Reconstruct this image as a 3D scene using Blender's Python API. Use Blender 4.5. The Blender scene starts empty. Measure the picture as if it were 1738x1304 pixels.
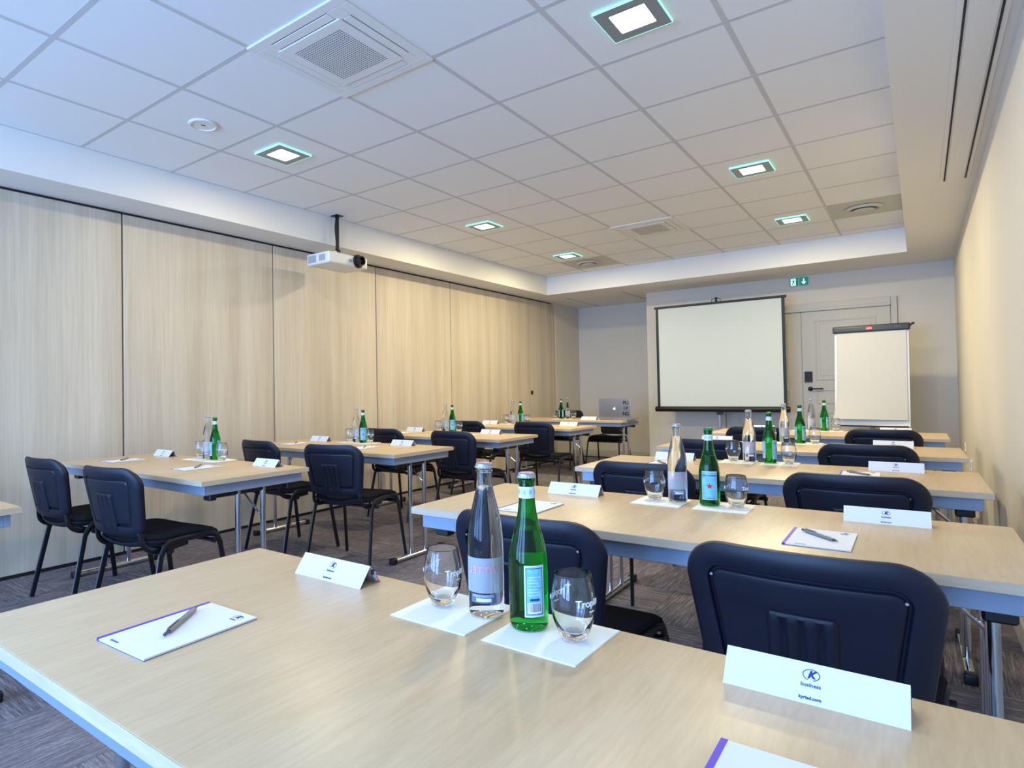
import bpy, bmesh, math, random
from mathutils import Vector, Matrix
random.seed(4)
PI = math.pi
sc = bpy.context.scene
COL = sc.collection

# ------------------------------------------------------------------ camera
YAW, PITCH, ROLL = .6502, .019, -.018
CAMH = 1.1476
fw = Vector((-math.sin(YAW)*math.cos(PITCH), math.cos(YAW)*math.cos(PITCH), math.sin(PITCH)))
r0 = Vector((math.cos(YAW), math.sin(YAW), 0)); u0 = r0.cross(fw)
rt = r0*math.cos(ROLL)+u0*math.sin(ROLL); up = -r0*math.sin(ROLL)+u0*math.cos(ROLL)
cam = bpy.data.cameras.new('camera'); cam_ob = bpy.data.objects.new('camera', cam); COL.objects.link(cam_ob)
M = Matrix((rt, up, -fw)).transposed().to_4x4(); M.translation = (0, 0, CAMH)
cam_ob.matrix_world = M
cam.sensor_width = 36; cam.lens = 1044.2/1738*36
cam.shift_x = 101.66/1738; cam.shift_y = -9.34/1738
cam.clip_start = .02
sc.camera = cam_ob

# ------------------------------------------------------------------ light
sc.view_settings.view_transform = 'Standard'; sc.view_settings.look = 'None'
sc.view_settings.gamma = 1; sc.view_settings.use_curve_mapping = False
sc.view_settings.exposure = -0.26
w = bpy.data.worlds.new('sky'); sc.world = w; w.use_nodes = True
w.node_tree.nodes['Background'].inputs[0].default_value = (.36, .6, 1, 1)
w.node_tree.nodes['Background'].inputs[1].default_value = 3.0

def area(name, loc, rot, sx, sy, power, col, spread=PI):
    l = bpy.data.lights.new(name, 'AREA'); l.shape = 'RECTANGLE'; l.size = sx; l.size_y = sy
    l.energy = power; l.color = col; l.spread = spread
    o = bpy.data.objects.new(name, l); o.location = loc; o.rotation_euler = rot; COL.objects.link(o)
    return o
# daylight coming in through the three windows behind the photographer
for wx in (-3.75, -2.15, -.55):
    area('window_daylight', (wx, -2.93, 1.35), (PI/2, 0, 0), 1.2, 2.1, 158, (.25, .50, 1))
LAMPS = [(x, y) for y in (.2, 2.6, 5.0, 6.8) for x in (-3.37, -.955)]
for x, y in LAMPS:
    area('downlight_glow', (x, y, 2.742), (0, 0, 0), .16, .16, {.2: 9, 2.6: 22, 5.0: 36, 6.8: 42}[y], (1, .86, .54))

# ------------------------------------------------------------------ materials
def lin(c):
    return tuple(((v/255)/12.92 if v/255 <= .04045 else ((v/255+.055)/1.055)**2.4) for v in c)+(1,)
MATS = {}
def mat(name, rgb=(200, 200, 200), rough=.5, metal=0, spec=.5, **kw):
    m = bpy.data.materials.new(name); m.use_nodes = True; b = m.node_tree.nodes['Principled BSDF']
    b.inputs['Base Color'].default_value = lin(rgb); b.inputs['Roughness'].default_value = rough
    b.inputs['Metallic'].default_value = metal; b.inputs['Specular IOR Level'].default_value = spec
    for k, v in kw.items(): b.inputs[k.replace('_', ' ')].default_value = v
    MATS[name] = m; return m
def nd(m, t, **kw):
    n = m.node_tree.nodes.new(t)
    for k, v in kw.items(): setattr(n, k, v)
    return n
def lk(m, a, b): m.node_tree.links.new(a, b)
def texmap(m, scale, rnd=True):
    tc = nd(m, 'ShaderNodeTexCoord'); mp = nd(m, 'ShaderNodeMapping'); mp.inputs['Scale'].default_value = scale
    lk(m, tc.outputs['Object'], mp.inputs['Vector'])
    if rnd:
        oi = nd(m, 'ShaderNodeObjectInfo'); sm = nd(m, 'ShaderNodeVectorMath', operation='SCALE')
        cb = nd(m, 'ShaderNodeCombineXYZ')
        for i in range(3): lk(m, oi.outputs['Random'], cb.inputs[i])
        sm.inputs['Scale'].default_value = 37.0; lk(m, cb.outputs[0], sm.inputs[0]); lk(m, sm.outputs[0], mp.inputs['Location'])
    return mp.outputs[0]
def noise(m, vec, scale, detail=3, rough=.5):
    n = nd(m, 'ShaderNodeTexNoise'); n.inputs['Scale'].default_value = scale; n.inputs['Detail'].default_value = detail
    n.inputs['Roughness'].default_value = rough; lk(m, vec, n.inputs['Vector']); return n.outputs['Fac']
def ramp(m, fac, stops):
    r = nd(m, 'ShaderNodeValToRGB'); e = r.color_ramp.elements
    e[0].position, e[0].color = stops[0][0], lin(stops[0][1]); e[1].position, e[1].color = stops[-1][0], lin(stops[-1][1])
    for p, c in stops[1:-1]:
        x = e.new(p); x.color = lin(c)
    lk(m, fac, r.inputs[0]); return r.outputs[0]
def mixc(m, fac, a, b, mode='MIX'):
    x = nd(m, 'ShaderNodeMix', data_type='RGBA', blend_type=mode)
    if isinstance(fac, float): x.inputs[0].default_value = fac
    else: lk(m, fac, x.inputs[0])
    lk(m, a, x.inputs[6]); lk(m, b, x.inputs[7]); return x.outputs[2]
def bump(m, h, s=.2, d=.002):
    b = nd(m, 'ShaderNodeBump'); b.inputs['Strength'].default_value = s; b.inputs['Distance'].default_value = d
    lk(m, h, b.inputs['Height']); lk(m, b.outputs[0], m.node_tree.nodes['Principled BSDF'].inputs['Normal'])
def base(m, c): lk(m, c, m.node_tree.nodes['Principled BSDF'].inputs['Base Color'])
def wood(name, light, mid, dark, sc_broad, sc_fine, rough, spec=.4):
    m = mat(name, mid, rough, spec=spec)
    v1 = texmap(m, sc_broad); v2 = texmap(m, sc_fine)
    a = ramp(m, noise(m, v1, 1.0, 4, .55), [(.25, dark), (.5, mid), (.75, light)])
    f = noise(m, v2, 1.0, 5, .7)
    b = ramp(m, f, [(.3, (226, 220, 210)), (.62, (255, 255, 255))])
    base(m, mixc(m, .55, a, b, 'MULTIPLY')); bump(m, f, .06, .001); return m
wood('desk_beech', (212, 190, 159), (204, 180, 146), (195, 169, 133), (5, .8, 1), (90, 9, 20), .36)
wood('desk_edge', (216, 196, 172), (210, 188, 162), (202, 180, 152), (3, 3, 3), (8, 8, 100), .45)
wood('oak_panel', (216, 206, 188), (207, 195, 175), (193, 178, 156), (.5, 6, .28), (3, 60, 1.6), .42)
mat('white_paint', (232, 230, 224), .75)
mat('wall_beige', (214, 207, 194), .8)
m = MATS['wall_beige']; bump(m, noise(m, texmap(m, (1, 1, 1), False), 180, 2), .12, .001)
mat('tile_white', (238, 238, 236), .9, spec=.2)
m = MATS['tile_white']; n_ = noise(m, texmap(m, (1, 1, 1)), 260, 2); bump(m, n_, .15, .001)
mat('grid_grey', (205, 204, 202), .9, spec=.2)
mat('black_seal', (22, 22, 24), .6)
mat('apron_grey', (146, 160, 184), .38, .3)
mat('chrome', (225, 228, 232), .12, 1)
mat('black_plastic', (15, 16, 20), .42)
mat('chair_tube', (14, 16, 24), .32)
mat('chair_shell', (8, 13, 34), .5)
m = MATS['chair_shell']; bump(m, noise(m, texmap(m, (1, 1, 1)), 420, 2), .12, .0008)
mat('chair_fabric', (22, 24, 29), .95, spec=.15)
m = MATS['chair_fabric']
v_ = texmap(m, (1, 1, 1)); f_ = noise(m, v_, 900, 2); bump(m, f_, .5, .001)
base(m, ramp(m, f_, [(.3, (13, 14, 18)), (.7, (36, 38, 44))]))
mat('paper', (224, 228, 234), .6, spec=.2)
mat('chart_paper', (208, 206, 200), .6, spec=.2)
mat('napkin', (240, 240, 230), .9, spec=.1)
m = MATS['napkin']; bump(m, noise(m, texmap(m, (1, 1, 1)), 160, 3), .2, .0004)
mat('pad_violet', (78, 52, 190), .5)
mat('print_blue', (36, 44, 120), .6)
mat('print_grey', (96, 104, 140), .6)
mat('print_pink', (226, 150, 160), .6)
mat('print_white', (240, 243, 246), .5)
mat('pen_grey', (120, 124, 130), .25)
mat('pen_dark', (58, 60, 66), .3)
mat('cap_pink', (178, 140, 166), .4, .2)
mat('cap_silver', (180, 186, 194), .35, .8)
mat('cap_green', (28, 120, 70), .4, .3)
mat('label_white', (222, 230, 236), .45)
mat('label_blue', (118, 196, 226), .45)
m = MATS['label_blue']
base(m, ramp(m, noise(m, texmap(m, (1, 1, 1)), 70, 4), [(.35, (98, 186, 222)), (.7, (150, 214, 236))]))
mat('label_navy', (30, 74, 130), .5)
mat('screen_fabric', (205, 212, 208), .8)
mat('screen_black', (16, 15, 16), .5)
mat('door_paint', (196, 190, 176), .5)
mat('lock_black', (14, 14, 18), .55)
mat('frame_metal', (150, 160, 160), .4, .3)
mat('projector_white', (226, 226, 222), .35)
mat('projector_grey', (165, 168, 170), .5)
mat('lens_black', (8, 8, 12), .08)
mat('sign_green', (0, 120, 95), .4)
mat('laptop_silver', (170, 170, 172), .28, .85)
mat('flip_grey', (48, 56, 68), .4)
mat('red_badge', (222, 20, 34), .4)
mat('marker_purple', (88, 22, 70), .4)
mat('marker_yellow', (215, 200, 40), .4)
mat('vent_grey', (196, 196, 184), .7)
mat('dark_hole', (40, 42, 48), .8)
mat('slot_grey', (92, 96, 102), .8)
def emis(name, rgb, s):
    m = mat(name, rgb, .5); b = m.node_tree.nodes['Principled BSDF']
    b.inputs['Emission Color'].default_value = lin(rgb); b.inputs['Emission Strength'].default_value = s
emis('lamp_glow', (255, 252, 240), 9.0)
emis('lamp_glass', (150, 225, 205), 1.3)
emis('sign_glow_green', (0, 130, 105), .5)
emis('sign_glow_white', (225, 255, 245), .9)
emis('fruit_glow', (235, 240, 245), .5)
def glass(name, rgb, ior, rough=0):
    m = mat(name, rgb, rough); b = m.node_tree.nodes['Principled BSDF']
    b.inputs['Transmission Weight'].default_value = 1; b.inputs['IOR'].default_value = ior
glass('clear_glass', (250, 252, 254), 1.42)
glass('water_bottle_glass', (240, 247, 252), 1.30)
glass('green_glass', (30, 178, 62), 1.36)
glass('window_glass', (250, 252, 254), 1.02)
mat('frosted_label', (206, 214, 226), .5, Alpha=.5)
# carpet tile material, yarn lines along local y
m = mat('carpet', (116, 108, 112), .95, spec=.1)
v1 = texmap(m, (1.6, 34, 1)); v2 = texmap(m, (60, 330, 1)); v3 = texmap(m, (1, 1, 1))
f1 = noise(m, v1, 4.0, 3, .75); f2 = noise(m, v2, 1.0, 3, .6); f3 = noise(m, v3, 1.2, 1)
c1 = ramp(m, f1, [(.30, (98, 93, 99)), (.5, (134, 128, 134)), (.70, (184, 177, 181))])
c2 = ramp(m, f2, [(.3, (150, 150, 150)), (.7, (255, 255, 255))])
base(m, mixc(m, .7, c1, c2, 'MULTIPLY')); bump(m, f1, .8, .004)

# ------------------------------------------------------------------ mesh helpers
def link(name, bm_or_me, mt=None, parent=None, smooth=False, loc=None, rot=None):
    if isinstance(bm_or_me, bmesh.types.BMesh):
        me = bpy.data.meshes.new(name); bm_or_me.to_mesh(me); bm_or_me.free()
    else: me = bm_or_me
    if mt and not me.materials: me.materials.append(MATS[mt])
    if smooth:
        me.shade_smooth()
        if smooth != 'full': me.set_sharp_from_angle(angle=math.radians(38))
    o = bpy.data.objects.new(name, me); COL.objects.link(o)
    if parent: o.parent = parent
    if loc: o.location = loc
    if rot: o.rotation_euler = rot
    return o
def box(x0, x1, y0, y1, z0, z1, bev=0, seg=2, bm=None):
    own = bm is None
    if own: bm = bmesh.new()
    vs = [bm.verts.new(p) for p in ((x0, y0, z0), (x1, y0, z0), (x1, y1, z0), (x0, y1, z0), (x0, y0, z1), (x1, y0, z1), (x1, y1, z1), (x0, y1, z1))]
    fs = [bm.faces.new([vs[i] for i in q]) for q in ((0, 3, 2, 1), (4, 5, 6, 7), (0, 1, 5, 4), (1, 2, 6, 5), (2, 3, 7, 6), (3, 0, 4, 7))]
    if bev:
        es = list({e for f in fs for e in f.edges})
        bmesh.ops.bevel(bm, geom=es, offset=bev, segments=seg, profile=.6, affect='EDGES')
    return bm
def lathe(prof, n=40, bm=None, ofs=(0, 0, 0), ang=(0, 2*PI)):
    if bm is None: bm = bmesh.new()
    full = abs(ang[1]-ang[0]-2*PI) < 1e-6
    cols = []
    for k in range(n if full else n+1):
        a = ang[0]+(ang[1]-ang[0])*k/n
        cols.append([bm.verts.new((ofs[0]+r*math.cos(a), ofs[1]+r*math.sin(a), ofs[2]+z)) for r, z in prof])
    for k in range(len(cols) if full else len(cols)-1):
        A, B = cols[k], cols[(k+1) % len(cols)]
        for i in range(len(prof)-1):
            if prof[i][0] < 1e-7 and prof[i+1][0] < 1e-7: continue
            bm.faces.new((A[i], B[i], B[i+1], A[i+1]))
    bmesh.ops.remove_doubles(bm, verts=bm.verts, dist=1e-6)
    bmesh.ops.dissolve_degenerate(bm, edges=bm.edges, dist=1e-7)
    return bm
def spline(pts, n=6):
    P = [Vector(p) for p in pts]; Q = [P[0]*2-P[1]]+P+[P[-1]*2-P[-2]]; out = []
    for i in range(1, len(Q)-2):
        a, b, c, d = Q[i-1:i+3]
        for k in range(n):
            t = k/n
            out.append(.5*((2*b)+(c-a)*t+(2*a-5*b+4*c-d)*t*t+(-a+3*b-3*c+d)*t**3))
    return out+[P[-1]]
def tube(pts, rx, ry=None, seg=10, up=(0, 0, 1), bm=None, cap=True):
    ry = ry or rx
    if bm is None: bm = bmesh.new()
    P = [Vector(p) for p in pts]; rings = []; u = Vector(up)
    for i, p in enumerate(P):
        t = (P[min(i+1, len(P)-1)]-P[max(i-1, 0)]).normalized()
        s = t.cross(u)
        if s.length < 1e-4: s = t.cross(Vector((1, 0, 0)))
        s.normalize(); v = s.cross(t).normalized(); u = v
        rings.append([bm.verts.new(p+s*rx*math.cos(2*PI*k/seg)+v*ry*math.sin(2*PI*k/seg)) for k in range(seg)])
    for A, B in zip(rings, rings[1:]):
        for k in range(seg): bm.faces.new((A[k], A[(k+1) % seg], B[(k+1) % seg], B[k]))
    if cap: bm.faces.new(rings[0][::-1]); bm.faces.new(rings[-1])
    return bm
def outline(wt, wb, h, rt_, rb_, d, arc=8, ed=8):
    """closed rounded outline, centred; d = inset"""
    wt, wb, hh = wt/2-d, wb/2-d, h/2-d; rt_ = max(rt_-d, .004); rb_ = max(rb_-d, .004)
    cs = [((wb-rb_), -hh+rb_, rb_, -PI/2), ((wt-rt_), hh-rt_, rt_, 0), (-(wt-rt_), hh-rt_, rt_, PI/2), (-(wb-rb_), -hh+rb_, rb_, PI)]
    pts = []
    for i, (cx, cy, r, a0) in enumerate(cs):
        for k in range(arc+1): pts.append((cx+r*math.cos(a0+PI/2*k/arc), cy+r*math.sin(a0+PI/2*k/arc)))
        nx, ny, nr, na = cs[(i+1) % 4]; e = (nx+nr*math.cos(na), ny+nr*math.sin(na)); s = pts[-1]
        for k in range(1, ed): pts.append((s[0]+(e[0]-s[0])*k/ed, s[1]+(e[1]-s[1])*k/ed))
    return pts
def plate(dims, rings, fn):
    """rings: (inset, depth) from back centre through the rim to the front centre; last ring of each side shrinks to a point"""
    bm = bmesh.new(); prev = None
    def fill(v, dep):
        # concentric shrink to centre
        cur = v
        for s in (.66, .33):
            nx = [bm.verts.new(fn(p[0]*s, p[1]*s, dep)) for p in last]
            for k in range(len(cur)): bm.faces.new((cur[k], cur[(k+1) % len(cur)], nx[(k+1) % len(cur)], nx[k]))
            cur = nx
        c = bm.verts.new(fn(0, 0, dep))
        for k in range(len(cur)): bm.faces.new((cur[k], cur[(k+1) % len(cur)], c))
    first = None
    for d, dep in rings:
        last = outline(*dims, d); v = [bm.verts.new(fn(p[0], p[1], dep)) for p in last]
        if prev:
            for k in range(len(v)): bm.faces.new((prev[k], prev[(k+1) % len(v)], v[(k+1) % len(v)], v[k]))
        else: fill(v, dep)
        prev = v
    fill(prev, rings[-1][1])
    bmesh.ops.recalc_face_normals(bm, faces=bm.faces)
    return bm
def disc(r, t, n=32, ofs=(0, 0, 0)): return lathe([(0, 0), (r, 0), (r, t), (0, t)], n, ofs=ofs)
def tag(o, label, cat, group=None):
    o['label'] = label; o['category'] = cat
    if group: o['group'] = group
    return o
def thing(name, label, cat, loc=(0, 0, 0), rz=0, group=None):
    o = bpy.data.objects.new(name, None); COL.objects.link(o); o.location = loc; o.rotation_euler = (0, 0, rz)
    o.empty_display_size = .1
    return tag(o, label, cat, group)
def copy_tree(o, parent=None):
    c = o.copy(); COL.objects.link(c)
    if parent: c.parent = parent
    for ch in o.children: copy_tree(ch, c)
    return c
class Kind:
    """first placement uses the original, later ones copies"""
    def __init__(s, maker, cat, group): s.o = maker(); s.cat = cat; s.group = group; s.used = False
    def put(s, loc, rz, label, group=None):
        o = copy_tree(s.o) if s.used else s.o
        s.used = True; o.location = loc; o.rotation_euler = (0, 0, rz); tag(o, label, s.cat, group or s.group)
        return o
def struct(name, bm, mt=None, parent=None, **kw):
    o = link(name, bm, mt, parent, **kw)
    if not parent: o['kind'] = 'structure'
    return o
def sroot(name):
    o = bpy.data.objects.new(name, None); COL.objects.link(o); o['kind'] = 'structure'; return o
TXT = {}
def text_mesh(s, size, ext=.0003, bold=False, spacing=1.0):
    k = (s, size, ext, spacing)
    if k in TXT: return TXT[k]
    cu = bpy.data.curves.new('lettering', 'FONT'); cu.body = s; cu.size = size; cu.extrude = ext; cu.align_x = 'CENTER'; cu.align_y = 'CENTER'
    cu.resolution_u = 3; cu.space_character = spacing; cu.offset = size*.018
    if s == 'K': cu.shear = .28; cu.offset = size*.05
    o = bpy.data.objects.new('lettering', cu); COL.objects.link(o)
    dg = bpy.context.evaluated_depsgraph_get(); me = bpy.data.meshes.new_from_object(o.evaluated_get(dg))
    bpy.data.objects.remove(o); bpy.data.curves.remove(cu); me.materials.clear(); TXT[k] = me; return me
def text(s, size, mt, parent, loc, rot, name='lettering', mirror=False, wrap=None, spacing=1.0):
    me = text_mesh(s, size, spacing=spacing).copy()
    if mirror or wrap:
        for v in me.vertices:
            x, y, z = v.co
            if mirror: x = -x
            if wrap:  # bend round a vertical cylinder of radius wrap, centred on angle loc[0]
                a = loc[0]+x/wrap; v.co = ((wrap+z)*math.cos(a), (wrap+z)*math.sin(a), loc[1]+y)
            else: v.co = (x, y, z)
    return link(name, me, mt, parent, loc=None if wrap else loc, rot=None if wrap else rot)

# ------------------------------------------------------------------ room
XL, XR, YB, YF, YA = -4.62, .33, -3.0, 8.8, 9.65
ZS, ZC = 2.5, 2.759
TL, TR, TN, TF = -4.27, -.075, -2.5, 7.93      # recessed tray
XA = -3.13                                     # alcove right edge
fl = sroot('floor')
link('floor_slab', box(XL-.2, XR+.2, YB-.2, YA+.2, -.15, -.006), 'black_seal', fl)
tb = box(-.2492, .2492, -.2492, .2492, -.006, 0); tile_me = bpy.data.meshes.new('carpet_tile'); tb.to_mesh(tile_me); tile_me.materials.append(MATS['carpet'])
nx_ = int(math.ceil((XR-XL)/.5)); ny_ = int(math.ceil((YA-YB)/.5))
for i in range(nx_):
    for j in range(ny_):
        x = XL+.25+.5*i; y = YB+.25+.5*j
        if y > YA: continue
        link('carpet_tile', tile_me, None, fl, loc=(x, y, 0), rot=(0, 0, ((i+j) % 2)*PI/2))
# left wall of movable partition panels
wl = sroot('wall_left')
link('backing', box(XL-.25, XL-.045, YB-.2, YA+.2, 0, 2.9), 'black_seal', wl)
seams = [8.70-1.3165*k for k in range(11)]
for a, b in zip(seams[1:], seams):
    a = max(a, YB)
    link('wood_panel', box(XL-.045, XL, a+.006, b-.006, .022, ZS-.018, .003, 1), 'oak_panel', wl)
link('head_track', box(XL-.05, XL-.012, YB, 8.72, ZS-.03, ZS+.02), 'black_seal', wl)
link('floor_seal', box(XL-.04, XL-.004, YB, 8.72, 0, .024), 'black_seal', wl)
link('end_jamb', box(XL-.05, XL+.006, 8.712, 8.80, 0, ZS), 'desk_edge', wl)
link('pier', box(XL-.05, XL+.012, 8.80, YA+.05, 0, ZS), 'wall_beige', wl)
pull = thing('flush_pull', 'small round black flush pull on the farthest wood wall panel', 'door pull', (XL+.0005, 8.04, 1.09))
link('rim', lathe([(0, .0), (.034, 0), (.034, .004), (.026, .004), (.024, -.0), (0, .0012)], 28), 'black_plastic', pull, rot=(0, PI/2, 0), smooth=True)
link('cup', lathe([(0, .0016), (.022, .0016), (.022, .003), (0, .003)], 24), 'lens_black', pull, rot=(0, PI/2, 0))
# right wall, back walls
wr = struct('wall_right', box(XR, XR+.2, YB-.2, YF+.2, 0, 2.9), 'wall_beige')
struct('wall_back', box(XA, XR+.2, YF, YF+.18, 0, 2.9), 'wall_beige')
struct('wall_alcove_side', box(XA, XA+.16, YF+.18, YA+.2, 0, 2.9), 'wall_beige')
struct('wall_alcove', box(XL-.2, XA+.02, YA, YA+.2, 0, 2.9), 'wall_beige')
# window wall behind the photographer
ww = sroot('wall_front')
bm = bmesh.new()
wins = [(-4.35, -3.15), (-2.75, -1.55), (-1.15, .05)]
xs = [XL-.2]+[v for p in wins for v in p]+[XR+.2]
for a, b in zip(xs[::2], xs[1::2]): box(a, b, YB-.2, YB, 0, 2.9, bm=bm)
for a, b in wins: box(a, b, YB-.2, YB, 0, .28, bm=bm); box(a, b, YB-.2, YB, 2.4, 2.9, bm=bm)
link('masonry', bm, 'wall_beige', ww)
for k, (a, b) in enumerate(wins):
    wi = sroot('window_%d' % (k+1)); bm = bmesh.new()
    for q in ((a, a+.05, .28, 2.4), (b-.05, b, .28, 2.4), (a+.05, b-.05, .28, .33), (a+.05, b-.05, 2.35, 2.4), ((a+b)/2-.03, (a+b)/2+.03, .33, 2.35)):
        box(q[0], q[1], YB-.14, YB-.08, q[2], q[3], .004, 1, bm=bm)
    link('window_frame', bm, 'white_paint', wi)
    for c, d in ((a+.05, (a+b)/2-.03), ((a+b)/2+.03, b-.05)):
        link('pane', box(c, d, YB-.115, YB-.105, .33, 2.35), 'window_glass', wi)
# ceiling
ce = sroot('ceiling')
link('ceiling_slab', box(XL-.25, XR+.25, YB-.2, YA+.2, 2.86, 2.96), 'white_paint', ce)
for nm, q in (('soffit', (XL-.2, TL, YB-.1, YA+.1)), ('soffit', (TR, XR+.1, YB-.1, YA+.1)), ('soffit', (TL, TR, TF, YA+.1)), ('soffit', (TL, TR, YB-.1, TN))):
    link(nm, box(q[0], q[1], q[2], q[3], ZS, ZC+.07), 'white_paint', ce)
X0, Y0 = -3.6468, 1.1035
gx = [TL]+[X0+.6*i for i in range(0, 6)]+[TR]
gy_ = [TN]+[Y0+.6*j for j in range(-8, 12) if TN+.05 < Y0+.6*j < TF-.05]+[TF]
AC = [(-2.447, 1.7035), (-2.447, 5.9035)]
VENT = [(-.6468, 6.5035), (-3.6468, 7.1035)]
def near(a, b): return abs(a[0]-b[0]) < .1 and abs(a[1]-b[1]) < .1
for xa, xb in zip(gx, gx[1:]):
    for ya, yb in zip(gy_, gy_[1:]):
        if any(near((xa, ya), p) for p in AC): continue
        vent = any(near((xa, ya), p) for p in VENT)
        link('ceiling_tile', box(xa+.008, xb-.008, ya+.008, yb-.008, ZC+.0012, ZC+.02, .0008, 1), 'vent_grey' if vent else 'tile_white', ce)
for i, x in enumerate(gx):
    link('grid_runner', box(max(x-.012, TL), min(x+.012, TR), TN, TF, ZC, ZC+.012), 'grid_grey', ce)
for y in gy_:
    link('grid_runner', box(TL, TR, max(y-.012, TN), min(y+.012, TF), ZC+.0004, ZC+.012), 'grid_grey', ce)
# thin access-hatch joints in the alcove soffit
for x in (-4.21, -3.33):
    link('joint', box(x-.004, x+.004, 8.38, YA-.02, ZS-.0012, ZS+.001), 'dark_hole', ce)
# baseboards
struct('baseboard_alcove', box(XL+.012, XA, YA-.014, YA, 0, .11, .003, 1), 'door_paint')
struct('baseboard_pier', box(XL+.012, XL+.026, 8.80, YA-.014, 0, .11, .003, 1), 'door_paint')
struct('baseboard_back', box(XA, -2.16, YF-.014, YF, 0, .11, .003, 1), 'door_paint')
struct('baseboard_corner', box(-.18, XR, YF-.014, YF, 0, .11, .003, 1), 'door_paint')
struct('baseboard_right', box(XR-.014, XR, YB, YF-.014, 0, .11, .003, 1), 'door_paint')
# linear air slot in the right soffit
sg = thing('air_slot', 'long white double-slot air grille in the lowered ceiling by right wall', 'vent', (.218, 2.8, ZS))
link('frame', box(-.078, .078, -2.5, 2.5, -.006, 0, .002, 1), 'white_paint', sg)
for s in (-.055, .055): link('slot', box(s-.004, s+.004, -2.49, 2.49, -.0085, -.005), 'dark_hole', sg)
link('blade', box(-.045, .045, -2.49, 2.49, -.011, -.006, .002, 1), 'white_paint', sg)

# ------------------------------------------------------------------ ceiling fixtures
def make_lamp():
    t = bpy.data.objects.new('ceiling_downlight', None); COL.objects.link(t)
    bm = bmesh.new(); o, i = .13, .078
    for q in ((-o, o, -o, -i), (-o, o, i, o), (-o, -i, -i, i), (i, o, -i, i)): box(q[0], q[1], q[2], q[3], -.012, 0, bm=bm)
    link('frame', bm, 'frame_metal', t)
    bm = bmesh.new(); o2 = o+.002
    for q in ((-o2, o2, -o2, -o), (-o2, o2, o, o2), (-o2, -o, -o, o), (o, o2, -o, o)): box(q[0], q[1], q[2], q[3], -.013, 0, bm=bm)
    link('glass_edge', bm, 'lamp_glass', t)
    link('diffuser', box(-.077, .077, -.077, .077, -.009, -.001), 'lamp_glow', t)
    link('screw', lathe([(0, -.016), (.006, -.016), (.006, -.012), (0, -.012)], 12, ofs=(.02, -.1, 0)), 'chrome', t)
    return t
lk_ = Kind(make_lamp, 'ceiling light', 'square recessed ceiling lights')
names = {(-.955, 2.6): 'square metal-framed ceiling light nearest the camera, frame clearly visible', (-3.37, 2.6): 'glowing square ceiling light beside the round ceiling speaker',
         (-.955, 5.0): 'glowing square ceiling light, middle one on the flip-chart side', (-3.37, 5.0): 'glowing square ceiling light, middle one on the wood-panelled side',
         (-.955, 6.8): 'glowing square ceiling light beside the right round air diffuser', (-3.37, 6.8): 'glowing square ceiling light in front of the left far diffuser'}
for x, y in LAMPS:
    if (x, y) in names: lk_.put((x, y, ZC), 0, names[(x, y)])
    else: lk_.put((x, y, ZC), 0, 'square ceiling light %s behind the camera, ' % ('just' if y > 0 else 'far')+('by wood panels' if x < -2 else 'by right wall'))
def make_ac():
    t = bpy.data.objects.new('air_conditioner', None); COL.objects.link(t)
    bm = bmesh.new(); o, i = .31, .262
    for q in ((-o, o, -o, -i), (-o, o, i, o), (-o, -i, -i, i), (i, o, -i, i)): box(q[0], q[1], q[2], q[3], -.009, .02, .002, 1, bm=bm)
    link('frame', bm, 'white_paint', t)
    link('tray', box(-i, i, -i, i, -.002, .02), 'slot_grey', t)
    for k in range(4):
        link('flap', box(-.188, .188, -.257, -.213, -.010, -.005, .001, 1), 'white_paint', t, rot=(0, 0, k*PI/2))
        link('corner', box(-.262, -.190, -.262, -.190, -.009, -.002, .001, 1), 'white_paint', t, rot=(0, 0, k*PI/2))
    c = link('grille', box(-.207, .207, -.207, .207, -.014, -.004, .003, 2), 'white_paint', t)
    bm = bmesh.new()
    for a in range(24):
        for b in range(24):
            x, y = -.150+.01304*a, -.150+.01304*b
            vs = [bm.verts.new(p) for p in ((x-.0036, y-.0036, -.0143), (x-.0036, y+.0036, -.0143), (x+.0036, y+.0036, -.0143), (x+.0036, y-.0036, -.0143))]
            bm.faces.new(vs)
    p = link('perforation', bm, 'slot_grey', c); p['kind'] = 'stuff'
    return t
ack = Kind(make_ac, 'air conditioner', 'ceiling cassette air conditioners')
ack.put((-2.147, 2.0035, ZC), 0, 'large square white ceiling cassette air conditioner with perforated grille near camera')
ack.put((-2.147, 6.2035, ZC), 0, 'far square ceiling cassette air conditioner above the projection screen end')
sp = thing('ceiling_speaker', 'flat round white ceiling speaker near the wood-panelled wall', 'speaker', (-3.36, 2.013, ZC))
link('body', lathe([(0, -.006), (.068, -.006), (.07, -.012), (.08, -.010), (.083, 0), (0, 0)], 40), 'white_paint', sp, smooth=True)
link('badge', box(-.004, .004, -.012, .012, -.0078, -.006), 'dark_hole', sp)
for (x, y), s in (((-.37, 6.79), 'round white air diffuser in the corner ceiling tile above flip chart'), ((-3.366, 7.36), 'round white air diffuser in far ceiling tile by wood wall')):
    t = thing('air_diffuser', s, 'vent', (x, y, ZC), group='round ceiling air diffusers')
    link('ring', lathe([(.13, 0), (.15, -.004), (.13, -.022), (.118, -.022), (.105, -.006), (.105, 0), (.13, 0)], 40), 'vent_grey', t, smooth=True)
    link('disc', lathe([(0, -.03), (.075, -.03), (.085, -.024), (.06, -.012), (0, -.012)], 40), 'vent_grey', t, smooth=True)
    link('gap', lathe([(.0, -.0025), (.104, -.0025)], 32), 'slot_grey', t)
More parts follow.
